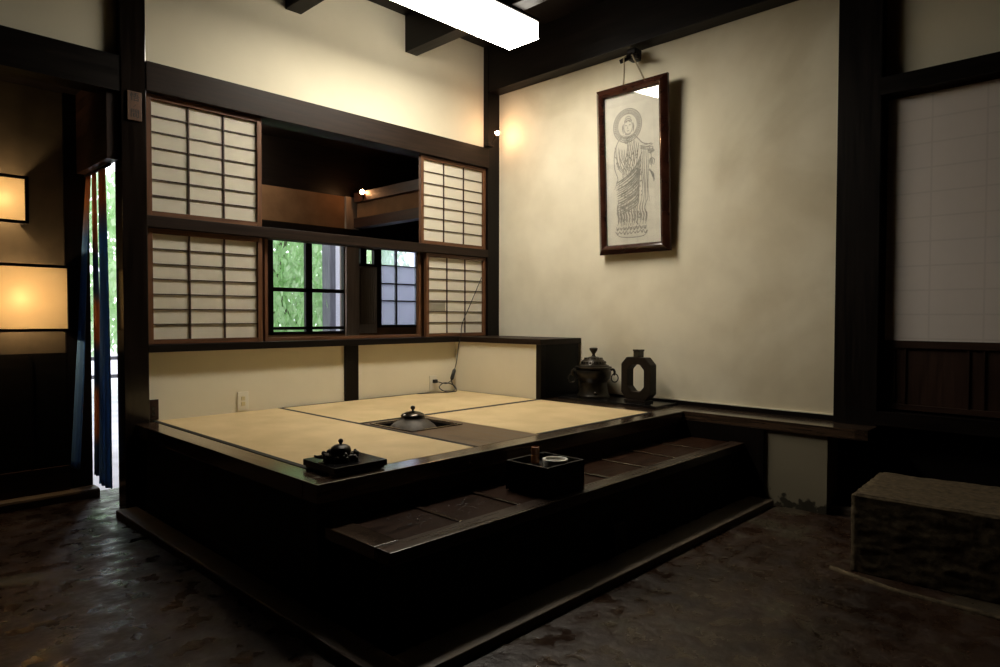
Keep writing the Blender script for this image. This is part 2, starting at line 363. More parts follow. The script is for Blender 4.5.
# alcove wall left
sbox('wall_alcove', -3.0, 1.06, 4.62, 4.72, .87, 2.86, M['brown_plaster'], label='brown plaster wall carrying the paper lamps')
bm = bmesh.new()
bx(bm, -3.0, 1.06, 4.60, 4.72, .12, .87)
for i in range(14): bx(bm, -2.9 + i * .29, -2.885 + i * .29, 4.588, 4.60, .13, .86)
struct(obj('wall_alcove_boards', bm, M['blackwood']), 'dark board wainscot below the paper lamps')
sbox('baseboard_alcove', -3.0, 1.06, 4.575, 4.61, .04, .20, M['ceder_dark_x'])
bm = bmesh.new(); bx(bm, -3.0, 1.20, 4.50, 4.64, -.02, .055, .015)
struct(obj('trim_1', bm, M['stone_kerb']), 'worn stone sill at the foot of the alcove wall')
# posts and beams
sbox('trim_2', 1.185, 1.312, 3.99, 4.11, 0, 3.352, M['polished_post'], bev=.004, label='tall dark post at the left end of the screens')
sbox('trim_3', 1.055, 1.185, 4.60, 4.74, 0, 2.4, M['dark_z'], label='dark door post beside the cloth curtain')
sbox('trim_4', 3.985, 4.125, 3.995, 4.13, .45, 3.352, M['dark_z'], bev=.003, label='dark corner post')
sbox('trim_5', 4.045, 4.19, 1.045, 1.268, 0, 3.352, M['dark_z'], bev=.004, label='thick dark pillar between picture wall and paper door')
sbox('trim_6', 1.312, 3.986, 3.985, 4.15, 2.335, 2.497, M['beam_x'], bev=.003, label='long dark beam over the screens')
sbox('trim_7', -3.0, 1.186, 3.995, 4.13, 2.30, 2.49, M['dark_x'], label='dark beam over the alcove')
sbox('trim_8', 1.312, 3.986, 3.995, 4.12, 1.585, 1.650, M['beam_x'], bev=.003, label='dark rail between upper and lower screens')
bm = bmesh.new(); bx(bm, 1.312, 3.70, 3.985, 4.13, .883, .925, .003)
struct(obj('trim_9', bm, M['dark_x']), 'dark sill under the lower screens')
sbox('trim_10', 2.610, 2.717, 4.03, 4.14, .45, .884, M['dark_z'], label='short dark stud in the low plaster')
sbox('trim_11', 3.99, 4.26, -3.0, 4.02, 2.972, 3.352, M['dark_y'], bev=.004, label='deep dark girder above the picture wall')
sbox('trim_12', 4.03, 4.20, -3.0, 1.05, 2.285, 2.378, M['dark_y'], label='black lintel over the paper door')
sbox('trim_13', 4.04, 4.20, -3.0, 1.05, .50, .575, M['dark_y'], label='dark sill under the paper door')
sbox('trim_14', 3.70, 3.99, 4.05, 4.15, .45, .884, M['dark_z'])
for i, x in enumerate((.22, 1.2, 2.178, 3.153)):
    sbox('trim_%d' % (15 + i), x, x + .113, -3.0, WA, 3.08, 3.352, M['beam_y'] if 0 else M['dark_y'], bev=.004, label='dark ceiling joist')
sbox('trim_19', 1.12, 1.184, 4.02, 4.60, 1.935, 2.42, M['ceder_dark_y'], bev=.004, label='dark header board above the cloth curtain')
sbox('trim_20', 1.20, 1.246, 2.08, 4.0, 0.0, .055, M['stone_kerb'])
bm = bmesh.new(); bx(bm, 1.13, 1.236, 1.50, 3.98, -.01, .04, .008); bx(bm, 1.13, 3.85, 1.52, 1.66, -.01, .035, .008)
struct(obj('trim_21', bm, M['stone_kerb']), 'low worn kerb around the foot of the platform')
for n in ('trim_20',): bpy.data.objects.remove(bpy.data.objects[n])
sbox('trim_22', WB - .012, WB, 1.255, 3.12, .520, .528, M['plaster'])
# room behind the screens
sbox('light_block_left_screens', 1.312, 1.95, 4.12, 4.16, .45, 2.86, M['rear_plaster'])  # unseen wall, added to keep daylight off the backs of the left screens
sbox('wall_passage', 1.93, 1.99, 4.16, 6.2, 0, 2.86, M['rear_plaster'])
sbox('wall_rear_band', 1.95, 4.13, 6.2, 6.3, 2.02, 2.37, M['rear_plaster'], label='brown plaster band lit by the far bulb')
sbox('wall_rear_top', 1.95, 6.3, 6.2, 6.3, 2.37, 2.86, M['dark_x'])
sbox('wall_rear_top_side', 4.13, 6.3, 6.2, 6.3, 1.90, 2.37, M['dark_x'])
sbox('wall_rear_low', 1.95, 6.3, 6.2, 6.3, .3, .90, M['rear_plaster'])
sbox('wall_rear_left', 1.95, 3.12, 6.2, 6.3, .90, 1.93, M['dark_z'])
sbox('wall_rear_right', 5.05, 6.3, 6.2, 6.3, .90, 1.93, M['rear_plaster'])
sbox('wall_side_back', 6.2, 6.3, 4.2, 6.3, .3, 2.86, M['rear_plaster'])
sbox('wall_near_back', 4.26, 6.3, 4.1, 4.2, .3, 2.86, M['rear_plaster'])
sbox('trim_23', 1.95, 5.2, 6.14, 6.3, 1.93, 2.02, M['dark_x'], label='dark rail above the garden windows')
sbox('trim_24', 4.01, 4.17, 6.17, 6.3, .45, 2.37, M['brown_post'], label='brown post between the two garden windows')
sbox('trim_25', 4.06, 4.18, 4.15, 6.10, 2.03, 2.13, M['ceder_dark_y'], label='lower cross beam beyond the screens')
sbox('trim_26', 4.06, 4.18, 4.15, 6.10, 2.30, 2.40, M['ceder_dark_y'], label='upper cross beam beyond the screens')
sbox('wall_side_band', 4.10, 4.14, 4.15, 6.10, 2.13, 2.30, M['rear_plaster'])

# garden windows
def window(name, x0, x1, z0, z1, xs, zs, y, fm, pane, ft=.035, bar=.022, label=None):
    bm = bmesh.new()
    bx(bm, x0, x0 + ft, y, y + .05, z0, z1); bx(bm, x1 - ft, x1, y, y + .05, z0, z1)
    bx(bm, x0, x1, y, y + .05, z0, z0 + min(ft, .03)); bx(bm, x0, x1, y, y + .05, z1 - ft, z1)
    for x, w in xs: bx(bm, x - w / 2, x + w / 2, y + .005, y + .045, z0, z1)
    for z, w in zs: bx(bm, x0, x1, y + .005, y + .045, z - w / 2, z + w / 2)
    f = struct(obj(name, bm, fm), label)
    box('pane', x0 + .01, x1 - .01, y + .022, y + .028, z0 + .01, z1 - .01, pane, f)
    return f
window('window_1', 3.115, 4.07, .90, 1.93, [(3.585, .075)], [(1.354, .04), (.965, .03)], 6.2, M['dark_z'], M['glass'], ft=.075, label='four paned garden window in dark timber')
window('window_2', 4.44, 5.05, .96, 1.90, [(4.706, .016)], [(1.666, .010), (1.459, .014), (1.264, .014)], 6.2, M['dark_z'], M['frosted'], ft=.05, label='frosted window of eight panes')
window('window_3', 4.215, 4.465, 1.64, 1.90, [], [], 6.2, M['dark_z'], M['glass'], ft=.075, label='small garden pane above a slatted panel')
bm = bmesh.new(); bx(bm, 4.17, 4.44, 6.22, 6.28, .90, 1.64)
for i in range(9): bx(bm, 4.19 + i * .028, 4.20 + i * .028, 6.20, 6.225, 1.0, 1.62)
struct(obj('wall_rear_slats', bm, M['slat']), 'grey slatted panel below the small pane')
sbox('wall_rear_under', 4.44, 5.05, 6.2, 6.3, .90, .96, M['rear_plaster'])

# outside
sbox('ground_garden', -8, 22, 4.665, 26, -.14, -.02, M['pavement'], label='pale garden paving')
sbox('wall_storehouse', 5.12, 5.45, 8.2, 8.4, -.02, 3.6, M['outdoor_plaster'], label='white storehouse wall seen through the garden window')
sbox('trim_27', 5.0, 5.09, 8.1, 8.3, -.02, 3.6, M['grey_wood'])
sbox('pane_gradient_board', 4.98, 7.8, 7.1, 7.16, -.02, 1.75, M['blue_grey'], label='made-up grey board that darkens the lower frosted panes')  # made-up board, placed to give the frosted panes their bright-to-dark gradient

# ================================================================= PLATFORM
pl = thing('raised_platform', 'raised dark timber sitting platform holding the tatami mats', 'platform', (1.24, 2.10, 0))
def pbox(name, x0, x1, y0, y1, z0, z1, mat, parent, bev=0, o=(1.24, 2.10, 0)):
    return box(name, x0 - o[0], x1 - o[0], y0 - o[1], y1 - o[1], z0 - o[2], z1 - o[2], mat, parent, bev)
pbox('left_panel', 1.262, 1.30, 2.13, 3.89, 0, .42, M['blackwood'], pl)
pbox('front_panel', 1.262, 3.84, 2.125, 2.16, 0, .42, M['front_wood'], pl)
pbox('corner_post', 1.245, 1.31, 2.108, 2.17, 0, .42, M['dark_z'], pl, .003)
pbox('bottom_rail', 1.255, 1.29, 2.17, 3.88, 0, .08, M['dark_y'], pl, .003)
pbox('subfloor', 1.30, 3.84, 2.16, 2.19, .30, .43, M['dark_x'], pl)
pbox('left_border_board', 1.24, 1.342, 2.202, 4.0, .42, ZP, M['board_y'], pl, .004)
pbox('front_border_board', 1.24, 3.852, 2.10, 2.200, .42, ZP, M['board_x'], pl, .004)
pbox('right_border_board', 3.652, 3.795, 2.202, 3.11, .42, ZP, M['board_y'], pl, .003)
# hearth board with the square opening x 2.15-2.50, y 2.72-3.06
HB = dict(x0=2.135, x1=2.568, y0=2.202, y1=3.128)
bm = bmesh.new()
zb, zt = .43, ZP
hx0, hx1, hy0, hy1 = 2.165, 2.485, 2.725, 3.06
for (a, b, c, d) in ((HB['x0'], hx0, HB['y0'], HB['y1']), (hx1, HB['x1'], HB['y0'], HB['y1']), (hx0, hx1, HB['y0'], hy0), (hx0, hx1, hy1, HB['y1'])):
    bx(bm, a - 1.24, b - 1.24, c - 2.10, d - 2.10, zb, zt)
obj('hearth_board', bm, M['hearth_wood'], pl)

def tatami(label, x0, x1, y0, y1, ax):
    c = ((x0 + x1) / 2, (y0 + y1) / 2, 0)
    t = thing('tatami_mat', label, 'tatami mat', (c[0], c[1], ZP - .055), 0, 'tatami mats on the platform')
    w, h = (x1 - x0) / 2, (y1 - y0) / 2
    bm = bmesh.new(); bx(bm, -w, w, -h, h, 0, .055); obj('woven_surface', bm, M['tatami_' + ax], t)
    e = .024
    qs = ((-w - .001, -w + e, -h, h), (w - e, w + .001, -h, h)) if ax == 'y' else ((-w, w, -h - .001, -h + e), (-w, w, h - e * .6, h + .001))
    for q in qs: bm = bmesh.new(); bx(bm, *q, -.001, .0565); obj('edging', bm, M['seam'], t)
    return t
tatami('tan tatami mat along the left edge of the platform, under the square black board', 1.345, 2.130, 2.203, 4.045, 'y')
tatami('tan tatami mat between the iron kettle and the shelf', 2.572, 3.648, 2.203, 3.128, 'x')
tatami('tan tatami mat at the back under the screens and wall socket', 2.133, 3.648, 3.132, 4.045, 'x')

# sunken hearth
h = thing('sunken_hearth', 'square sunken hearth cut into the platform board', 'hearth', (2.325, 2.8925, .17))
bm = bmesh.new(); a, b, t = .16, .1675, .012
bx(bm, -a, a, -b, b, 0, .02)
for sx in (-1, 1): bx(bm, sx * a - (t if sx > 0 else 0), sx * a + (0 if sx > 0 else t), -b, b, .02, .315)
for sy in (-1, 1): bx(bm, -a + t, a - t, sy * b - (t if sy > 0 else 0), sy * b + (0 if sy > 0 else t), .02, .315)
obj('hearth_box', bm, M['blackwood'], h)
bm = bmesh.new(); a += .004; b += .004
for q in ((-a - .014, -a, -b - .014, b + .014), (a, a + .014, -b - .014, b + .014), (-a, a, -b - .014, -b), (-a, a, b, b + .014)): bx(bm, *q, .3195, .3255)
obj('frame', bm, M['board_x'], h)
bm = bmesh.new(); bx(bm, -.146, .146, -.153, .153, .02, .128); obj('ash_bed', bm, M['ash'], h)

k = thing('iron_kettle', 'round iron kettle with shiny domed lid sitting in the hearth', 'kettle', (2.314, 2.908, .291))
bm = bmesh.new()
lathe(bm, [(0, 0), (.09, 0), (.12, .03), (.145, .08), (.151, .120), (.150, .145), (.141, .170), (.120, .196), (.094, .216), (.070, .232), (.062, .244), (.054, .246), (.05, .235)], 56)
obj('body', bm, M['kettle'], k, 'auto')
bm = bmesh.new(); lathe(bm, [(.064, .246), (.067, .250), (.060, .258), (.038, .268), (.014, .273), (0, .274)], 48); l_ = obj('lid', bm, M['lid_metal'], k, 'auto')
bm = bmesh.new(); lathe(bm, [(.006, .272), (.006, .280), (.012, .286), (.0135, .293), (.010, .301), (0, .304)], 24); obj('knob', bm, M['iron'], l_, True)
for s in (-1, 1): bm = bmesh.new(); tube(bm, [(s * .128 + .012 * math.cos(t), .0, .178 + .012 * math.sin(t)) for t in [i * PI / 8 for i in range(16)]], .0035, 6, True); obj('lug_ring', bm, M['iron'], k, True)

# ================================================================= STEP
st = thing('low_step', 'long low dark board step in front of the platform', 'step', (1.262, 1.70, 0))
O = (1.262, 1.70, 0)
pbox('front_face', 1.285, 3.86, 1.722, 1.75, 0, .295, M['blackwood'], st, 0, O)
pbox('end_face', 1.285, 1.31, 1.75, 2.10, 0, .295, M['blackwood'], st, 0, O)
pbox('corner_post', 1.27, 1.33, 1.708, 1.77, 0, .295, M['dark_z'], st, .003, O)
pbox('foot_block', 2.46, 2.56, 1.67, 1.72, 0, .16, M['dark_z'], st, .004, O)
pbox('front_edge_board', 1.262, 3.86, 1.70, 1.785, .295, .34, M['tread_edge'], st, .004, O)
pbox('left_edge_board', 1.262, 1.36, 1.787, 2.098, .295, .34, M['board_y'], st, .003, O)
xs = [1.364, 1.655, 1.965, 2.275, 2.585, 2.895, 3.205, 3.515, 3.86]
for i in range(8):
    pbox('tread_board', xs[i], xs[i + 1] - .006, 1.789, 2.098, .29, .334 - .0015 * (i % 2), M['tread'], st, .002, O)
    if i: pbox('batten', xs[i] - .014, xs[i] + .006, 1.789, 2.098, .30, .3395, M['board_y'], st, .002, O)
bm = bmesh.new()
for cx_, cy_, n_ in ((1.56, 1.93, 60), (1.80, 1.93, 60)):
    for i in range(n_):
        x = cx_ + random.gauss(0, .06); y = cy_ + random.gauss(0, .05); r_ = random.uniform(.0016, .0048)
        if not (1.38 < x < 1.93 and 1.80 < y < 2.08): continue
        lathe(bm, [(r_, 0), (r_ * .8, r_ * .5), (0, r_ * .75)], 8, (x, y, .3345), False)
mw, nt, b_ = new_mat('water'); setv(b_, color=(.5, .5, .5), rough=.03, trans=.7, ior=1.33)
w = obj('water_drops', bm, mw, None, True); tag(w, 'scattered water drops on the left end of the dark step', 'water', None, 'stuff')

# smoking tray box with ashtray and bamboo tube
tb = thing('smoking_box', 'black square wooden smoking box on the step', 'box', (2.217, 1.867, .341))
bm = bmesh.new(); W_, D_, H_ = .125, .117, .125
bx(bm, -W_, W_, -D_, D_, 0, .012)
for s in (-1, 1):
    bx(bm, s * W_ - (.012 if s > 0 else 0), s * W_ + (0 if s > 0 else .012), -D_, D_, .012, H_)
    bx(bm, -W_ + .012, W_ - .012, s * D_ - (.012 if s > 0 else 0), s * D_ + (0 if s > 0 else .012), .012, H_)
obj('body', bm, M['blackwood'], tb)
bm = bmesh.new(); bx(bm, -W_ + .012, W_ - .012, -D_ + .012, D_ - .012, .012, .094); obj('inner_board', bm, M['blackwood'], tb)
bm = bmesh.new(); lathe(bm, [(0, .0), (.04, 0), (.052, .006), (.0555, .038), (.054, .041), (.044, .041), (.041, .030), (0, .018)], 48)
a_ = obj('ashtray', bm, M['ceramic'], None, 'auto', (2.222, 1.815, .4365)); tag(a_, 'round white ashtray set in the black smoking box', 'ashtray')
bm = bmesh.new(); lathe(bm, [(0, 0), (.035, 0), (.0385, .0)], 32, (0, 0, 0)); bm.free()
bm = bmesh.new(); lathe(bm, [(0, .018), (.038, .019), (.0395, .027), (.02, .031), (0, .030)], 32); obj('ash', bm, M['ash'], a_, True)
bm = bmesh.new(); lathe(bm, [(0, 0), (.018, 0), (.0185, .035), (.0175, .037), (.0185, .04), (.018, .072), (.015, .073), (.014, .03), (0, .03)], 24)
a_ = obj('bamboo_tube', bm, M['bamboo'], None, 'auto', (2.240, 1.945, .4365)); tag(a_, 'short brown bamboo tube standing behind the white ashtray', 'bamboo tube')

# ================================================================= SHELF + COUNTER BOX
sh = thing('wall_shelf', 'long dark board shelf along the picture wall', 'shelf', (3.85, 2.0, .44))
bm = bmesh.new()
vs = [(3.80, 3.115), (WB - .002, 3.115), (WB - .002, 1.258), (4.043, 1.258), (4.043, 1.04), (3.87, 1.04), (3.856, 1.10), (3.856, 2.20), (3.80, 2.204)]
lo = [bm.verts.new((x - 3.85, y - 2.0, -.005)) for x, y in vs]; hi = [bm.verts.new((x - 3.85, y - 2.0, .05)) for x, y in vs]
bm.faces.new(lo[::-1]); bm.faces.new(hi)
for i in range(len(vs)):
    j = (i + 1) % len(vs); bm.faces.new((lo[i], lo[j], hi[j], hi[i]))
obj('board', bm, M['board_y'], sh)
bm = bmesh.new(); bx(bm, WB - .018 - 3.85, WB - .003 - 3.85, 1.26 - 2, 3.115 - 2, .0502, .078); obj('rear_strip', bm, M['dark_y'], sh)

cb = thing('low_counter_box', 'low dark framed box with cream side panel in the corner', 'counter', (3.65, 3.12, ZP))
def cbx(name, x0, x1, y0, y1, z0, z1, mat, bev=0): return pbox(name, x0, x1, y0, y1, z0, z1, mat, cb, bev, (3.65, 3.12, ZP))
cbx('side_panel', 3.66, 3.70, 3.165, 4.045, ZP, .885, M['plaster'])
cbx('end_panel', 3.70, 4.10, 3.125, 3.16, ZP, .885, M['blackwood'])
cbx('corner_stile', 3.650, 3.70, 3.118, 3.165, ZP, .885, M['dark_z'], .002)
cbx('top_board', 3.642, 4.117, 3.112, 3.985, .885, .925, M['beam_y'], .003)
bm = bmesh.new()

# display board, burner, vase
db = thing('display_board', 'thin black board on the shelf under burner and vase', 'board', (3.95, 2.68, ZP + .001))
bm = bmesh.new(); bx(bm, -.15, .145, -.41, .40, 0, .016, .003); obj('board', bm, M['black'], db)
ZB = ZP + .0175
bu = thing('incense_burner', 'dark bronze incense burner with pierced domed lid on the shelf', 'incense burner', (3.945, 2.87, ZB), math.radians(-44))
bm = bmesh.new()
lathe(bm, [(0, 0), (.117, 0), (.118, .014), (.110, .026), (.104, .05), (.099, .085), (.097, .108), (.104, .120), (.119, .136), (.127, .16), (.128, .185), (.118, .205), (.131, .212), (.133, .219), (.122, .223), (.09, .215)], 56)
obj('bowl', bm, M['bronze'], bu, 'auto')
bm = bmesh.new(); lathe(bm, [(.114, .218), (.113, .228), (.094, .236), (.088, .246), (.080, .262), (.060, .281), (.030, .291), (0, .294)], 48, cap=False)
ld = obj('lid', bm, M['bronze'], bu, 'auto')
bm = bmesh.new()
for i in range(22):
    a = 2 * PI * i / 22; c, s = math.cos(a), math.sin(a)
    bmesh.ops.create_uvsphere(bm, u_segments=8, v_segments=6, radius=.0075, matrix=Matrix.Translation((c * .0855, s * .0855, .251)) @ Matrix.Diagonal((1, 1, 1.2, 1)))
for i in range(16):
    a = 2 * PI * i / 16; c, s = math.cos(a), math.sin(a)
    bmesh.ops.create_uvsphere(bm, u_segments=8, v_segments=6, radius=.0065, matrix=Matrix.Translation((c * .062, s * .062, .2785)))
obj('pierced_band', bm, M['lid_metal'], ld, True)
bm = bmesh.new(); lathe(bm, [(.022, .288), (.014, .298), (.010, .308), (.016, .320), (.029, .340), (.030, .353), (.022, .356), (0, .352)], 28); obj('knob', bm, M['bronze'], ld, 'auto')
for s in (-1, 1):
    bm = bmesh.new()
    tube(bm, smooth_pts([(s * .115, 0, .19), (s * .143, 0, .198), (s * .155, 0, .178), (s * .148, 0, .155)]), .009, 10)
    hd = obj('handle', bm, M['bronze'], bu, True)
    bm = bmesh.new(); tube(bm, [(s * .157 + .025 * math.cos(t), .006, .135 + .03 * math.sin(t)) for t in [i * 2 * PI / 28 for i in range(28)]], .0042, 8, True)
    obj('ring', bm, M['bronze'], hd, True)
for i in range(3):
    a = 2 * PI * i / 3 + .5; bm = bmesh.new(); bmesh.ops.create_uvsphere(bm, u_segments=14, v_segments=10, radius=.018, matrix=Matrix.Translation((.098 * math.cos(a), .098 * math.sin(a), .034))); obj('foot_boss', bm, M['lid_metal'], bu, True)

va = thing('octagonal_vase', 'dark octagonal ring shaped vase with open centre on the shelf', 'vase', (3.935, 2.485, ZB), math.radians(-6))
bm = bmesh.new()
def octo(w, z0, z1, c, x):
    return [(x, p, q) for p, q in ((-w, z0 + c), (-w + c, z0), (w - c, z0), (w, z0 + c), (w, z1 - c), (w - c, z1), (-w + c, z1), (-w, z1 - c))]
d = .034
of_ = [bm.verts.new(p) for p in octo(.125, .012, .305, .048, -d)]; ob_ = [bm.verts.new(p) for p in octo(.125, .012, .305, .048, d)]
if_ = [bm.verts.new(p) for p in octo(.069, .070, .256, .036, -d)]; ib_ = [bm.verts.new(p) for p in octo(.069, .070, .256, .036, d)]
for i in range(8):
    j = (i + 1) % 8
    bm.faces.new((of_[i], of_[j], if_[j], if_[i])); bm.faces.new((ob_[j], ob_[i], ib_[i], ib_[j]))
    bm.faces.new((of_[j], of_[i], ob_[i], ob_[j])); bm.faces.new((if_[i], if_[j], ib_[j], ib_[i]))
bmesh.ops.bevel(bm, geom=bm.edges[:], offset=.003, segments=2, affect='EDGES')
obj('body', bm, M['vase'], va, 'auto')
bm = bmesh.new()
for z0, z1, w0, w1 in ((.303, .345, .025, .023), (.345, .358, .028, .028)):
    v = bx(bm, -w0, w0, -w0, w0, z0, z1, .002)
obj('neck', bm, M['black'], va)
bm = bmesh.new(); bx(bm, -.05, .05, -.088, .088, 0, .014, .003); obj('foot', bm, M['vase'], va)

# square board with cast ornament on tatami corner
lb = thing('lacquer_board', 'square black lacquer board on the platform corner', 'board', (1.458, 2.258, ZP + .0025), math.radians(-1))
bm = bmesh.new(); bx(bm, -.118, .118, -.118, .118, .010, .034, .003); obj('top', bm, M['black'], lb)
bm = bmesh.new(); bx(bm, -.110, .110, -.110, .110, 0, .0105, .002); obj('base', bm, M['black'], lb)
orn = thing('cast_ornament', 'knobbly black cast ornament with small knob on the square board', 'ornament', (1.430, 2.245, ZP + .0375), math.radians(-40))
bm = bmesh.new()
bmesh.ops.create_uvsphere(bm, u_segments=48, v_segments=24, radius=1, matrix=Matrix.Diagonal((.066, .050, .034, 1)))
for v in bm.verts:
    n_ = noise.fractal(v.co * 55, 1, 2, 4) * .012; v.co += v.co.normalized() * n_; v.co.z = max(v.co.z, 0)
for i in range(70):
    a = random.uniform(0, 2 * PI); rr = random.uniform(.55, 1)
    bmesh.ops.create_icosphere(bm, subdivisions=2, radius=random.uniform(.005, .010), matrix=Matrix.Translation((.070 * rr * math.cos(a), .052 * rr * math.sin(a), random.uniform(.008, .034))))
tube(bm, smooth_pts([(-.06, 0, .016), (-.085, .004, .013), (-.102, .0, .020)], 5), lambda t: .012 * (1 - .8 * t), 8)
obj('base', bm, M['iron'], orn, True)
bm = bmesh.new(); lathe(bm, [(.040, .020), (.041, .040), (.036, .052), (.024, .060), (.012, .063), (0, .064)], 32)
for v in bm.verts: v.co += Vector((0, 0, 1)) * noise.noise(v.co * 90) * .002
dm = obj('dome', bm, M['iron'], orn, 'auto')
bm = bmesh.new(); lathe(bm, [(.005, .062), (.005, .067), (.0095, .073), (.0095, .079), (.005, .084), (0, .085)], 20); obj('knob', bm, M['iron'], dm, True)

# ================================================================= SHOJI SCREENS
def shoji(label, x0, x1, z0, z1, y, st_=.028, rt=.028, cols=3, rows=7, dark=None, dy=0):
    t = thing('shoji_screen', label, 'shoji screen', (x0, y, z0), 0, 'sliding paper screens')
    w, hh = x1 - x0, z1 - z0
    bm = bmesh.new()
    bx(bm, 0, st_, 0, .03, 0, hh, .002); obj('stile', bm, M['cedar_z'], t)
    bm = bmesh.new(); bx(bm, w - st_, w, 0, .03, 0, hh, .002); obj('stile', bm, M['cedar_z'], t)
    bm = bmesh.new(); bx(bm, st_, w - st_, .002, .028, 0, rt, .002); obj('rail', bm, M['cedar_x'], t)
    bm = bmesh.new(); bx(bm, st_, w - st_, .002, .028, hh - rt, hh, .002); obj('rail', bm, M['cedar_x'], t)
    bm = bmesh.new()
    iw, ih = w - 2 * st_, hh - 2 * rt
    for i in range(1, cols): x = st_ + iw * i / cols; bx(bm, x - .004, x + .004, .012, .0205, rt, hh - rt)
    for i in range(1, rows): z = rt + ih * i / rows; bx(bm, st_, w - st_, .0135, .0205, z - .0032, z + .0032)
    obj('lattice', bm, M['lattice'], t)
    bm = bmesh.new(); bx(bm, st_ - .004, w - st_ + .004, .0215, .023, rt - .004, hh - rt + .004); obj('paper', bm, M['paper'], t)
    if dark:
        c, r = dark; bm = bmesh.new()
        bx(bm, st_ + iw * c / cols + .005, st_ + iw * (c + 1) / cols - .016, .0195, .0212, rt + ih * r / rows + .005, rt + ih * (r + 1) / rows - .006)
        p = obj('patch', bm, M['paper_dark'], t); p['label'] = 'greyed paper patch'
    return t
shoji('upper left paper screen beside the tall dark post', 1.320, 1.995, 1.652, 2.332, 4.02)
shoji('lower left paper screen above the white wall switch', 1.320, 1.995, .927, 1.583, 4.02)
shoji('upper right paper screen next to the small bright bulb', 3.284, 3.984, 1.652, 2.332, 4.02)
shoji('lower right paper screen crossed by the black cord', 3.335, 3.984, .927, 1.583, 4.02, dark=(0, 2))
# open sliding sash edge behind the opening
sash = thing('sliding_sash', 'open cedar sash frame in the gap between lower screens', 'sash', (2.03, 4.06, .927))
for q in (0, 1.262): bm = bmesh.new(); bx(bm, q, q + .022, 0, .03, 0, .656, .002); obj('stile', bm, M['cedar_z'], sash)
bm = bmesh.new(); bx(bm, .022, 1.262, 0, .03, 0, .022, .002); obj('bottom_rail', bm, M['cedar_x'], sash)

# paper sliding door right of the pillar
dr = bpy.data.objects.new('door_1', None); COL.objects.link(dr); dr.location = (4.10, 1.057, .588)
struct(dr, 'paper sliding door with brown kick panel right of the pillar')
def dbx(bm, y0, y1, z0, z1, x0=0, x1=.03, bev=.002): bx(bm, x0, x1, y0, y1, z0 - .58 if 0 else z0, z1, bev)
for q in (-.03, -.93): bm = bmesh.new(); dbx(bm, q, q + .03, 0, 1.70); obj('stile', bm, M['ceder_dark_z'], dr)
for q, r_ in ((1.68, 1.705), (.335, .375), (0, .03)): bm = bmesh.new(); dbx(bm, -.90, -.03, q, r_); obj('rail', bm, M['ceder_dark_y'], dr)
bm = bmesh.new(); bx(bm, .004, .008, -.90, -.03, .375, 1.68); obj('paper', bm, M['paper_panel'], dr)
bm = bmesh.new(); bx(bm, .012, .022, -.90, -.03, .03, .335)
for y in (-.075, -.125, -.41, -.475): bx(bm, .004, .013, y - .008, y, .03, .335)
obj('kick_panel', bm, M['ceder_dark_z'], dr)

# ================================================================= STONE BLOCK
bm = bmesh.new()
bmesh.ops.create_cube(bm, size=1)
bmesh.ops.subdivide_edges(bm, edges=bm.edges[:], cuts=60, use_grid_fill=True)
for v in bm.verts:
    c = v.co.copy(); p = Vector((c.x * .54, c.y * 1.15, (c.z + .5) * .335))
    n_ = Vector((0, 0, 0))
    if abs(c.x) > .499: n_.x = math.copysign(1, c.x)
    if abs(c.y) > .499: n_.y = math.copysign(1, c.y)
    top = c.z > .499
    side = n_.length > 0
    if side:
        n_.normalize(); q = p * 14
        dsp = noise.fractal(Vector((q.x, q.y, q.z * 1.3)), 1, 2.1, 4) * .004 + noise.noise(p * 38) * .0035
        p += n_ * dsp
        if top: p -= n_ * .012; p.z -= .012
    elif top: p.z += noise.fractal(p * 8, 1, 2, 4) * .006
    v.co = p
s_ = obj('stone_block', bm, M['granite'], None, True, (3.39, .33, 0), (0, 0, math.radians(3)))
tag(s_, 'large rough hewn stone block on the floor by the paper door', 'stone block')
bm = bmesh.new(); tube(bm, [(3.06, .96, 0), (2.98, .70, 0), (2.97, .35, 0), (2.96, -.1, 0)], .013, 8)
struct(obj('trim_28', bm, M['granite'], None, True), 'low worn ridge in the floor along the stone block')
bm = bmesh.new(); bx(bm, 3.93, 4.15, 1.00, 1.30, -.02, .05, .015)
struct(obj('trim_29', bm, M['stone_kerb']), 'footing stone under the thick pillar')

# ================================================================= PICTURE
pic = thing('framed_picture', 'tall framed line drawing of a robed figure on the cream wall', 'picture', (4.066, 2.616, 1.540), 0)
pic.rotation_euler = (0, -math.radians(2.6), 0)
# local: face looks to -x; width along y, height along z
W2, HH = .29, 1.185; fw = .066
bm = bmesh.new()
prof = [(0, 0), (.018, -.018), (.040, -.030), (.056, -.022), (.066, -.006), (.066, .012), (0, .02)]   # inward offset, x
rows = []
for q, xx in prof:
    rows.append([bm.verts.new((xx, s, z)) for s, z in ((-W2 + q, q), (W2 - q, q), (W2 - q, HH - q), (-W2 + q, HH - q))])
for a, b in zip(rows, rows[1:] + rows[:1]):
    for i in range(4):
        j = (i + 1) % 4; bm.faces.new((a[i], a[j], b[j], b[i]))
obj('frame', bm, M['mahogany'], pic, 'auto')
bm = bmesh.new(); bx(bm, .010, .016, -W2 + .06, W2 - .06, .06, HH - .06); obj('paper', bm, M['art_paper'], pic)
bm = bmesh.new(); bx(bm, .000, .003, -W2 + .062, W2 - .062, .062, HH - .062); obj('glass_pane', bm, M['glass'], pic)
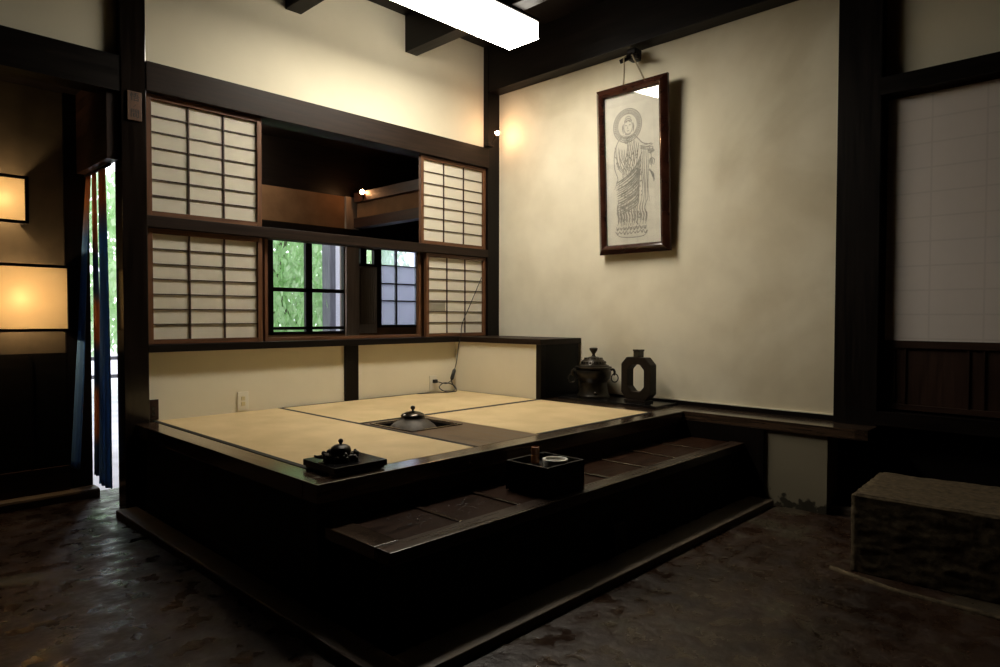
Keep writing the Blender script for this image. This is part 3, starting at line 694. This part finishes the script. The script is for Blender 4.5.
# strokes: design in (a, b): a to the viewer's right (= -y), b up, origin at the centre
bm = bmesh.new(); jit = 0; jr = random.Random(11)
def stroke(pts, w=.0035, n=6, taper=True):
    w *= 1.45
    if jit: pts = [(p[0] + jr.uniform(-jit, jit), p[1] + jr.uniform(-jit, jit)) for p in pts]
    P = smooth_pts([(p[0], p[1], 0) for p in pts], n) if len(pts) > 2 else [Vector((*p, 0)) for p in pts]
    L_, R_ = [], []
    for i, p in enumerate(P):
        a = P[max(i - 1, 0)]; b = P[min(i + 1, len(P) - 1)]; t = (b - a)
        if t.length < 1e-7: continue
        t.normalize(); nn = Vector((-t.y, t.x, 0)); u = i / (len(P) - 1)
        ww = w * (.35 + .65 * math.sin(PI * u)) if taper else w
        for lst, sgn in ((L_, 1), (R_, -1)):
            q = p + nn * ww * sgn / 2
            lst.append(bm.verts.new((.0085, -q.x, HH / 2 + q.y)))
    for i in range(len(L_) - 1): bm.faces.new((L_[i], L_[i + 1], R_[i + 1], R_[i]))
def arc(cx_, cy_, rx, ry, a0, a1, w=.003, n=24):
    stroke([(cx_ + rx * math.cos(a0 + (a1 - a0) * i / n), cy_ + ry * math.sin(a0 + (a1 - a0) * i / n)) for i in range(n + 1)], w, 2, False)
hx, hy = -.037, .305
arc(hx, hy, .116, .116, 0, 2 * PI, .004, 40); arc(hx, hy, .080, .082, 0, 2 * PI, .003, 36); arc(hx, hy, .104, .104, 0, 2 * PI, .002, 40)
rnd = random.Random(3)
for i in range(46):                            # flame like marks in the halo
    a = 2 * PI * i / 46
    stroke([(hx + .084 * math.cos(a), hy + .084 * math.sin(a)), (hx + .095 * math.cos(a + .10), hy + .095 * math.sin(a + .10)), (hx + .112 * math.cos(a + .03), hy + .112 * math.sin(a + .03))], .005)
arc(hx + .006, hy - .012, .036, .047, 0, 2 * PI, .003); arc(hx + .006, hy + .045, .022, .018, .1, PI - .1, .003)
for r in (.014, .030): arc(hx + .006, hy + .02, r, r * .9, .2, PI - .2, .004)
stroke([(hx - .022, hy + .0), (hx - .012, hy + .003), (hx - .003, hy - .001)], .003); stroke([(hx + .010, hy - .001), (hx + .020, hy + .003), (hx + .028, hy)], .003)
stroke([(hx + .003, hy - .004), (hx + .0, hy - .020), (hx + .008, hy - .022)], .0025); stroke([(hx - .006, hy - .035), (hx + .004, hy - .038), (hx + .014, hy - .035)], .003)
for s in (-1, 1): stroke([(hx + .006 + s * .038, hy + .015), (hx + .006 + s * .046, hy - .01), (hx + .006 + s * .040, hy - .05)], .005)
# neck, necklace, shoulders
for k_ in range(3): arc(hx + .004, hy - .055 - k_ * .012, .022 + k_ * .007, .010, PI, 2 * PI, .003)
arc(hx - .010, hy - .105, .016, .018, 0, 2 * PI, .004); arc(hx - .010, hy - .105, .006, .007, 0, 2 * PI, .004)
stroke([(hx - .03, hy - .06), (-.12, .20), (-.150, .12), (-.150, .02), (-.125, -.06), (-.155, -.13)], .005)
stroke([(hx + .04, hy - .06), (.05, .20), (.085, .165), (.13, .150), (.165, .145)], .005)
jit = .0045
for k_ in range(7):                            # folds across the left shoulder
    o_ = k_ * .013
    stroke([(-.145 + o_, .17 - o_ * .4), (-.135 + o_, .08), (-.12 + o_ * 1.2, .02), (-.085 + o_, -.02)], .0045)
for k_ in range(7):                            # chest folds running down
    o_ = k_ * .014
    stroke([(-.03 + o_, .22 - o_ * .6), (-.045 + o_ * 1.1, .13), (-.06 + o_ * 1.1, .05), (-.09 + o_ * 1.2, -.04)], .005)
for k_ in range(15):                           # long swags from the hip to lower left
    o_ = k_ * .019
    stroke([(.075 - o_ * .12, .10 - o_), (.035, .015 - o_), (-.045, -.045 - o_ * .93), (-.14 + o_ * .06, -.085 - o_ * .86)], .0065 if k_ % 3 else .010)
for k_ in range(5): stroke([(.075 + k_ * .012, .14), (.070 + k_ * .014, .0), (.078 + k_ * .012, -.14), (.066 + k_ * .016, -.24)], .004)
# raised hand and hanging lotus
for k_ in range(4): stroke([(.06, .150 - k_ * .008), (.11, .147 - k_ * .010), (.155 + k_ * .004, .152 - k_ * .013)], .004)
for k_ in range(4): arc(.150, .118 - k_ * .006, .014 + k_ * .003, .012, PI * .9, 2.1 * PI, .003)
stroke([(.152, .13), (.150, .05), (.155, -.02)], .003)
for k_ in range(5): stroke([(.150, .055), (.134 + k_ * .009, .035), (.142 + k_ * .006, .005)], .005)
for k_ in range(4): stroke([(.135, -.02 - k_ * .004), (.155 + k_ * .004, -.055), (.17, -.095 - k_ * .004)], .007)
# skirt hem and feet
for k_ in range(11):
    x = -.135 + k_ * .023
    stroke([(x + .02, -.21 - .006 * (k_ % 3)), (x + .002, -.28), (x + .014, -.34), (x - .004 + .01 * (k_ % 2), -.395)], .006)
    stroke([(x, -.30), (x + .012, -.33), (x + .004, -.37)], .009)
for k_ in range(9):
    x = -.145 + k_ * .028
    stroke([(x, -.40), (x + .012, -.425), (x + .026, -.402)], .006); stroke([(x, -.43), (x + .014, -.452), (x + .03, -.432)], .006)
    arc(x + .014, -.415, .007, .006, 0, 2 * PI, .003, 10)
stroke([(-.16, -.43), (-.12, -.468), (-.02, -.478), (.08, -.470), (.118, -.44)], .005)
for k_ in range(150):                           # small dappled marks of the rubbing
    x, y = rnd.uniform(-.14, .07), rnd.uniform(-.40, .12); l = rnd.uniform(.008, .022); a = rnd.uniform(.7, 1.9)
    stroke([(x, y), (x + l * math.cos(a), y + l * math.sin(a))], .005, 2, False)
obj('line_drawing', bm, M['drawing'], pic)

hk = thing('wall_hook', 'dark forked wooden hook above the framed picture', 'hook', (4.03, 2.605, 2.86))
bm = bmesh.new(); bx(bm, -.03, .055, -.035, .035, .02, .095, .01); obj('mount', bm, M['dark_y'], hk)
bm = bmesh.new()
tube(bm, smooth_pts([(-.02, .0, .05), (-.04, .045, .025), (-.055, .075, .012)], 5), lambda t: .020 - .006 * t, 10)
obj('fork', bm, M['dark_y'], hk, True)
bm = bmesh.new(); tube(bm, smooth_pts([(-.02, .0, .05), (-.04, -.045, .025), (-.055, -.075, .012)], 5), lambda t: .020 - .006 * t, 10); obj('fork', bm, M['dark_y'], hk, True)
bm = bmesh.new()
tube(bm, smooth_pts([(3.985, 2.632, 2.896), (3.965, 2.640, 2.885), (3.985, 2.650, 2.82), (4.01, 2.672, 2.722)], 5), .0055, 8)
tube(bm, smooth_pts([(3.985, 2.580, 2.896), (3.965, 2.570, 2.885), (3.985, 2.545, 2.82), (4.01, 2.505, 2.722)], 5), .0055, 8)
tag(obj('hanging_cord', bm, M['string'], None, True), 'pale cord from the forked hook to the picture frame', 'cord')

# ================================================================= CEILING LIGHT
cl = thing('ceiling_light', 'long box shaped white ceiling light under the dark joists', 'ceiling light', (2.80, 3.09, 2.95))
bm = bmesh.new(); bx(bm, -.622, .622, -.131, .131, .002, .110); obj('diffuser_sides', bm, M['tube_side'], cl)
bm = bmesh.new(); bx(bm, -.625, .625, -.134, .134, -.002, .002); obj('diffuser_bottom', bm, M['tube_cover'], cl)
bm = bmesh.new(); bx(bm, -.63, .63, -.139, .139, .112, .129, .002); obj('housing', bm, M['dark_x'], cl)

bl = thing('ceiling_light', 'short box light near the ceiling of the back room', 'ceiling light', (2.46, 5.9, 2.72))
bm = bmesh.new(); bx(bm, -.36, .36, -.08, .08, 0, .06, .003); obj('diffuser', bm, emit('back diffuser', (1, .90, .72), 55), bl)
bm = bmesh.new(); bx(bm, -.365, .365, -.085, .085, .06, .139, .002); obj('housing', bm, M['dark_x'], bl)

# bulbs
def bulb(label, x, y, z, mat, pw, r=.017, col=(1, .55, .28), toward=(0, .03, -.03)):
    t = thing('small_bulb', label, 'light bulb', (x, y, z), 0, None)
    bm = bmesh.new(); bmesh.ops.create_uvsphere(bm, u_segments=20, v_segments=14, radius=r); obj('glass_bulb', bm, mat, t, True)
    bm = bmesh.new(); v = Vector(toward); tube(bm, [v.normalized() * r * .9, v.normalized() * (r + .03)], r * .75, 12); 
    s = obj('socket', bm, M['lid_metal'], t, True)
    bm = bmesh.new(); tube(bm, smooth_pts([v.normalized() * (r + .025), v * 1.3 + Vector((-.01, 0, -.01)), v * 1.2 + Vector((-.035, .02, -.035))], 5), .004, 8); obj('arm', bm, M['lid_metal'], t, True)
    return t
bulb('small bare bulb clipped to the corner post above the screens', 3.965, 3.868, 2.60, M['bulb'], 1, toward=(.01, .055, -.045))
bulb('small bare bulb glowing in the dark room beyond the screens', 4.03, 5.9, 2.385, M['bulb2'], 1, r=.024, toward=(.03, .02, -.055))
bm = bmesh.new(); bx(bm, 3.92, 3.99, 3.93, 3.984, 2.50, 2.53, .004)
a_ = obj('bulb_clip', bm, M['dark_x']); tag(a_, 'small dark clip block at the end of the long beam', 'clip')

# ================================================================= SMALL FITTINGS
npl = thing('name_plate', 'small wooden plate with three black characters on the tall post', 'name plate', (1.2495, 3.9895, 2.232))
bm = bmesh.new(); bx(bm, -.036, .036, -.012, 0, -.078, .078, .003); obj('board', bm, M['plate_wood'], npl)
def text_mesh(s, size, name, mat, parent, loc):
    cu = bpy.data.curves.new('t', 'FONT'); cu.body = s; cu.size = size; cu.extrude = .0005; cu.align_x = 'CENTER'; cu.align_y = 'CENTER'
    o = bpy.data.objects.new('t', cu); COL.objects.link(o)
    dg = bpy.context.evaluated_depsgraph_get(); dg.update()
    me = bpy.data.meshes.new_from_object(o.evaluated_get(dg)); bpy.data.objects.remove(o)
    n = bpy.data.objects.new(name, me); COL.objects.link(n); me.materials.clear(); me.materials.append(mat)
    n.parent = parent; n.location = loc; n.rotation_euler = (PI / 2, 0, 0); return n
for s, z, sz in (('悟', .045, .050), ('ノ', .0, .022), ('間', -.044, .050)):
    text_mesh(s, sz, 'character', M['ink'], npl, (0, -.0128, z))

sw = thing('wall_switch', 'white double wall switch on the low plaster under the screens', 'switch', (1.872, 4.048, .558))
bm = bmesh.new(); bx(bm, -.035, .035, -.009, 0, -.058, .058, .003); obj('plate', bm, M['white_plastic'], sw)
mm_ = noisy('yellowed plastic', (.62, .54, .30), (.66, .58, .34), (5, 5, 5), rough=(.35, .4), bump=0)
for z in (-.017, .017):
    bm = bmesh.new(); bx(bm, -.012, .012, -.013, -.008, z - .012, z + .012, .0015); obj('rocker', bm, mm_, sw)
ou = thing('wall_outlet', 'dark brown outlet plate at the foot of the tall post', 'outlet', (1.346, 4.048, .555))
bm = bmesh.new(); bx(bm, -.030, .030, -.010, 0, -.058, .058, .003); obj('plate', bm, M['ceder_dark_z'], ou)
bm = bmesh.new(); bx(bm, -.008, .008, -.013, -.009, -.004, .018, .001); bx(bm, -.008, .008, -.013, -.009, -.034, -.014, .001); obj('socket', bm, M['black'], ou)
so = thing('wall_socket', 'white wall socket on the low plaster with a black plug', 'socket', (3.42, 4.048, .562))
bm = bmesh.new(); bx(bm, -.035, .035, -.009, 0, -.058, .058, .003); obj('plate', bm, M['white_plastic'], so)
cd = thing('power_cord', 'black power cord climbing over the lower right paper screen', 'cord', (3.6, 4.0, ZP))
oc = Vector((3.6, 4.0, ZP))
P = [(3.925, 4.008, 1.42), (3.80, 4.008, 1.20), (3.70, 4.005, 1.03), (3.655, 3.972, .93), (3.632, 3.974, .86), (3.632, 4.00, .72), (3.622, 4.01, .665)]
bm = bmesh.new(); tube(bm, [p - oc for p in smooth_pts(P, 6)], .0035, 6)
P2 = [(3.585, 4.01, .575), (3.600, 4.01, .54), (3.60, 3.98, .505), (3.52, 3.93, .497), (3.46, 3.95, .50), (3.44, 3.99, .53), (3.50, 4.0, .56), (3.57, 3.97, .54), (3.56, 3.92, .50), (3.47, 3.90, .497), (3.38, 3.93, .497), (3.22, 3.99, .497)]
tube(bm, [p - oc for p in smooth_pts(P2, 6)], .004, 6)
P3 = [(3.435, 4.02, .575), (3.48, 4.0, .56), (3.53, 4.0, .553), (3.59, 4.01, .575)]
tube(bm, [p - oc for p in smooth_pts(P3, 6)], .0035, 6)
obj('cable', bm, M['black_rubber'], cd, True)
bm = bmesh.new(); tube(bm, [Vector((3.622, 4.01, .665)) - oc, Vector((3.616, 4.01, .65)) - oc, Vector((3.592, 4.01, .59)) - oc, Vector((3.586, 4.01, .575)) - oc], lambda t: .015 if .2 < t < .8 else .007, 12); obj('inline_switch', bm, M['black_rubber'], cd, True)
bm = bmesh.new(); bx(bm, 3.41 - oc.x, 3.445 - oc.x, 4.012 - oc.y, 4.038 - oc.y, .562 - oc.z, .590 - oc.z, .004); obj('plug', bm, M['black_rubber'], cd)

# ================================================================= ALCOVE LAMPS
def wall_lamp(label, x0, x1, z0, z1, watts):
    d_ = .13; w, hh = x1 - x0, z1 - z0; f_ = .016
    t = thing('paper_wall_lamp', label, 'wall lamp', ((x0 + x1) / 2, 4.619, z0))
    for q in ((-w / 2, -w / 2 + f_, 0, hh), (w / 2 - f_, w / 2, 0, hh), (-w / 2 + f_, w / 2 - f_, 0, f_), (-w / 2 + f_, w / 2 - f_, hh - f_, hh)):
        bm = bmesh.new(); upright = q[2] == 0 and q[3] == hh
        bx(bm, q[0], q[1], -d_ - .012, 0 if upright else -d_ + .006, q[2], q[3], .001); obj('stile' if upright else 'rail', bm, M['dark_x'], t)
    bm = bmesh.new(); bx(bm, -w / 2 + f_, w / 2 - f_, -d_ + .004, -d_ + .006, f_, hh - f_); obj('paper_front', bm, M['lamp_paper'], t)
    bm = bmesh.new(); bmesh.ops.create_uvsphere(bm, u_segments=16, v_segments=12, radius=.024, matrix=Matrix.Translation((0, -.068, hh / 2)))
    m = emit('lamp bulb %d' % int(watts), (1, .70, .38), watts); obj('bulb', bm, m, t, True)
    return t
wall_lamp('small square glowing paper lamp, the upper one on the alcove wall', .62, .858, 1.60, 1.862, 260)
wall_lamp('wide glowing paper lamp, the lower one on the alcove wall', .58, 1.055, .998, 1.378, 430)

# ================================================================= NOREN
nr = thing('noren_curtain', 'long indigo and tan cloth curtain hanging in the left doorway', 'curtain', (1.165, 4.40, 0))
bm = bmesh.new(); tube(bm, [(.0, -.28, 1.925), (.0, .19, 1.925)], .009, 10); obj('rod', bm, M['dark_y'], nr, True)
def strip(y0, y1, z0, folds, amp, mat, ph, lean=0.0, top=.55, bulge=0):
    bm = bmesh.new(); nu, nv = 40, 40; g = []
    yc = (y0 + y1) / 2; w = (y1 - y0) / 2
    for j in range(nv + 1):
        t = j / nv; z = 1.93 + (z0 - 1.93) * t; row = []
        k_ = top + (1 - top) * min(1, t * 1.4) - .12 * math.sin(PI * min(1, t * 1.1)) ** 2 * (1 - t)
        for i in range(nu + 1):
            s = -1 + 2 * i / nu
            x = amp * (.5 + .5 * t) * math.sin(s * folds * PI + ph + .9 * math.sin(t * 3 + ph)) + lean * t - bulge * math.sin(PI * t * .8) * (1 - s * s)
            row.append(bm.verts.new((x, yc - 4.40 + s * w * k_ + .01 * math.sin(t * 5 + ph), z)))
        g.append(row)
    for j in range(nv):
        for i in range(nu): bm.faces.new((g[j][i], g[j][i + 1], g[j + 1][i + 1], g[j + 1][i]))
    o = obj('cloth_panel', bm, mat, nr, True)
    md = o.modifiers.new('s', 'SOLIDIFY'); md.thickness = .0015
strip(4.47, 4.59, .19, 2.2, .014, M['noren_blue'], .3, lean=-.092, top=.55)
strip(4.375, 4.45, .15, 2.0, .014, M['noren_band'], 1.4, lean=.0, top=.75)
strip(4.17, 4.355, .11, 2.6, .013, M['noren_blue'], 2.6, lean=.0, top=.45)

# ================================================================= GARDEN
def tree(label, x, y, hgt, spread, n, lm, droop=.5, zlo=.6):
    t = thing('garden_tree', label, 'tree', (x, y, -.02), 0, 'trees in the garden')
    bm = bmesh.new()
    tube(bm, smooth_pts([(0, 0, 0), (.08, 0, hgt * .25), (-.05, .05, hgt * .5), (.05, 0, hgt * .8)], 5), lambda u: .07 * (1 - .7 * u), 8)
    rr = random.Random(int(x * 100))
    for i in range(9):
        a = rr.uniform(0, 2 * PI); z = hgt * rr.uniform(.15, .6); l = spread * rr.uniform(.5, .9)
        tube(bm, smooth_pts([(0, 0, z), (l * .5 * math.cos(a), l * .5 * math.sin(a), z + .35), (l * math.cos(a), l * math.sin(a), z + .5)], 4), lambda u: .028 * (1 - .8 * u), 6)
    obj('trunk', bm, M['trunk'], t, True)
    bm = bmesh.new()
    for c in range(n // 14):
        a = rr.uniform(0, 2 * PI); r_ = spread * math.sqrt(rr.random()); z = rr.uniform(zlo, hgt)
        r_ *= 1 - .4 * abs(z / hgt - .5)
        cx_, cy_ = r_ * math.cos(a), r_ * math.sin(a)
        for k_ in range(14):
            p = Vector((cx_ + rr.gauss(0, .10), cy_ + rr.gauss(0, .10), z - k_ * .028 * droop + rr.gauss(0, .03)))
            d1 = Vector((rr.uniform(-.6, .6), rr.uniform(-.6, .6), -1)).normalized() * rr.uniform(.10, .18)
            d2 = Vector((rr.uniform(-1, 1), rr.uniform(-1, 1), rr.uniform(-.3, .3))).normalized() * rr.uniform(.026, .045)
            q = [p, p + d1 * .5 + d2, p + d1, p + d1 * .5 - d2]
            bm.faces.new([bm.verts.new(v) for v in q])
    obj('foliage', bm, lm, t)
tree('bright green drooping tree nearest behind the four paned window', 5.1, 9.6, 3.6, 1.25, 11000, M['leaf'], 1.2)
tree('pale green tree beside the small pane above the slatted panel', 7.35, 10.4, 3.4, .65, 3000, M['leaf2'], 1.0)
tree('green tree seen through the left doorway', 2.2, 10.4, 3.2, 1.1, 6000, M['leaf2'], .8, .9)
fn = thing('garden_fence', 'low pale rail fence outside the left doorway', 'fence', (2.3, 8.2, -.02))
for z in (.42, .62):
    bm = bmesh.new(); bx(bm, -1.4, 1.2, -.02, .02, z, z + .04, .004); obj('rail', bm, M['grey_wood'], fn)
for x in (-1.3, -.45, .35, 1.1):
    bm = bmesh.new(); bx(bm, x - .03, x + .03, -.03, .03, 0, .72, .004); obj('post', bm, M['grey_wood'], fn)

# ================================================================= LIGHT, WORLD, CAMERA
w = bpy.data.worlds.new('World'); S.world = w; w.use_nodes = True
bg = w.node_tree.nodes['Background']; bg.inputs[0].default_value = (.88, .90, 1.0, 1); bg.inputs[1].default_value = 3.0

cam = bpy.data.cameras.new('Camera'); co = bpy.data.objects.new('Camera', cam); COL.objects.link(co)
cam.sensor_width = 36; cam.sensor_fit = 'HORIZONTAL'; cam.lens = 36 * 667 / 1000
R = Matrix(((0.6950487530667607, 0.017241519455919646, -0.7187558423186502), (-0.7189601702130534, 0.019271030870864764, -0.6947840679062751), (0.001872033001468076, 0.9996656227839514, 0.025790271739865266)))
m4 = R.to_4x4(); m4.translation = Vector((0, 0, 1.09)); co.matrix_world = m4
cam.clip_start = .05; S.camera = co

S.view_settings.view_transform = 'Standard'; S.view_settings.look = 'None'; S.view_settings.exposure = 0; S.view_settings.gamma = 1
S.view_settings.use_curve_mapping = False
S.cycles.use_denoising = True
S.cycles.max_bounces = 8; S.cycles.diffuse_bounces = 5; S.cycles.transparent_max_bounces = 12
S.cycles.sample_clamp_indirect = 6; S.cycles.caustics_reflective = False; S.cycles.caustics_refractive = False
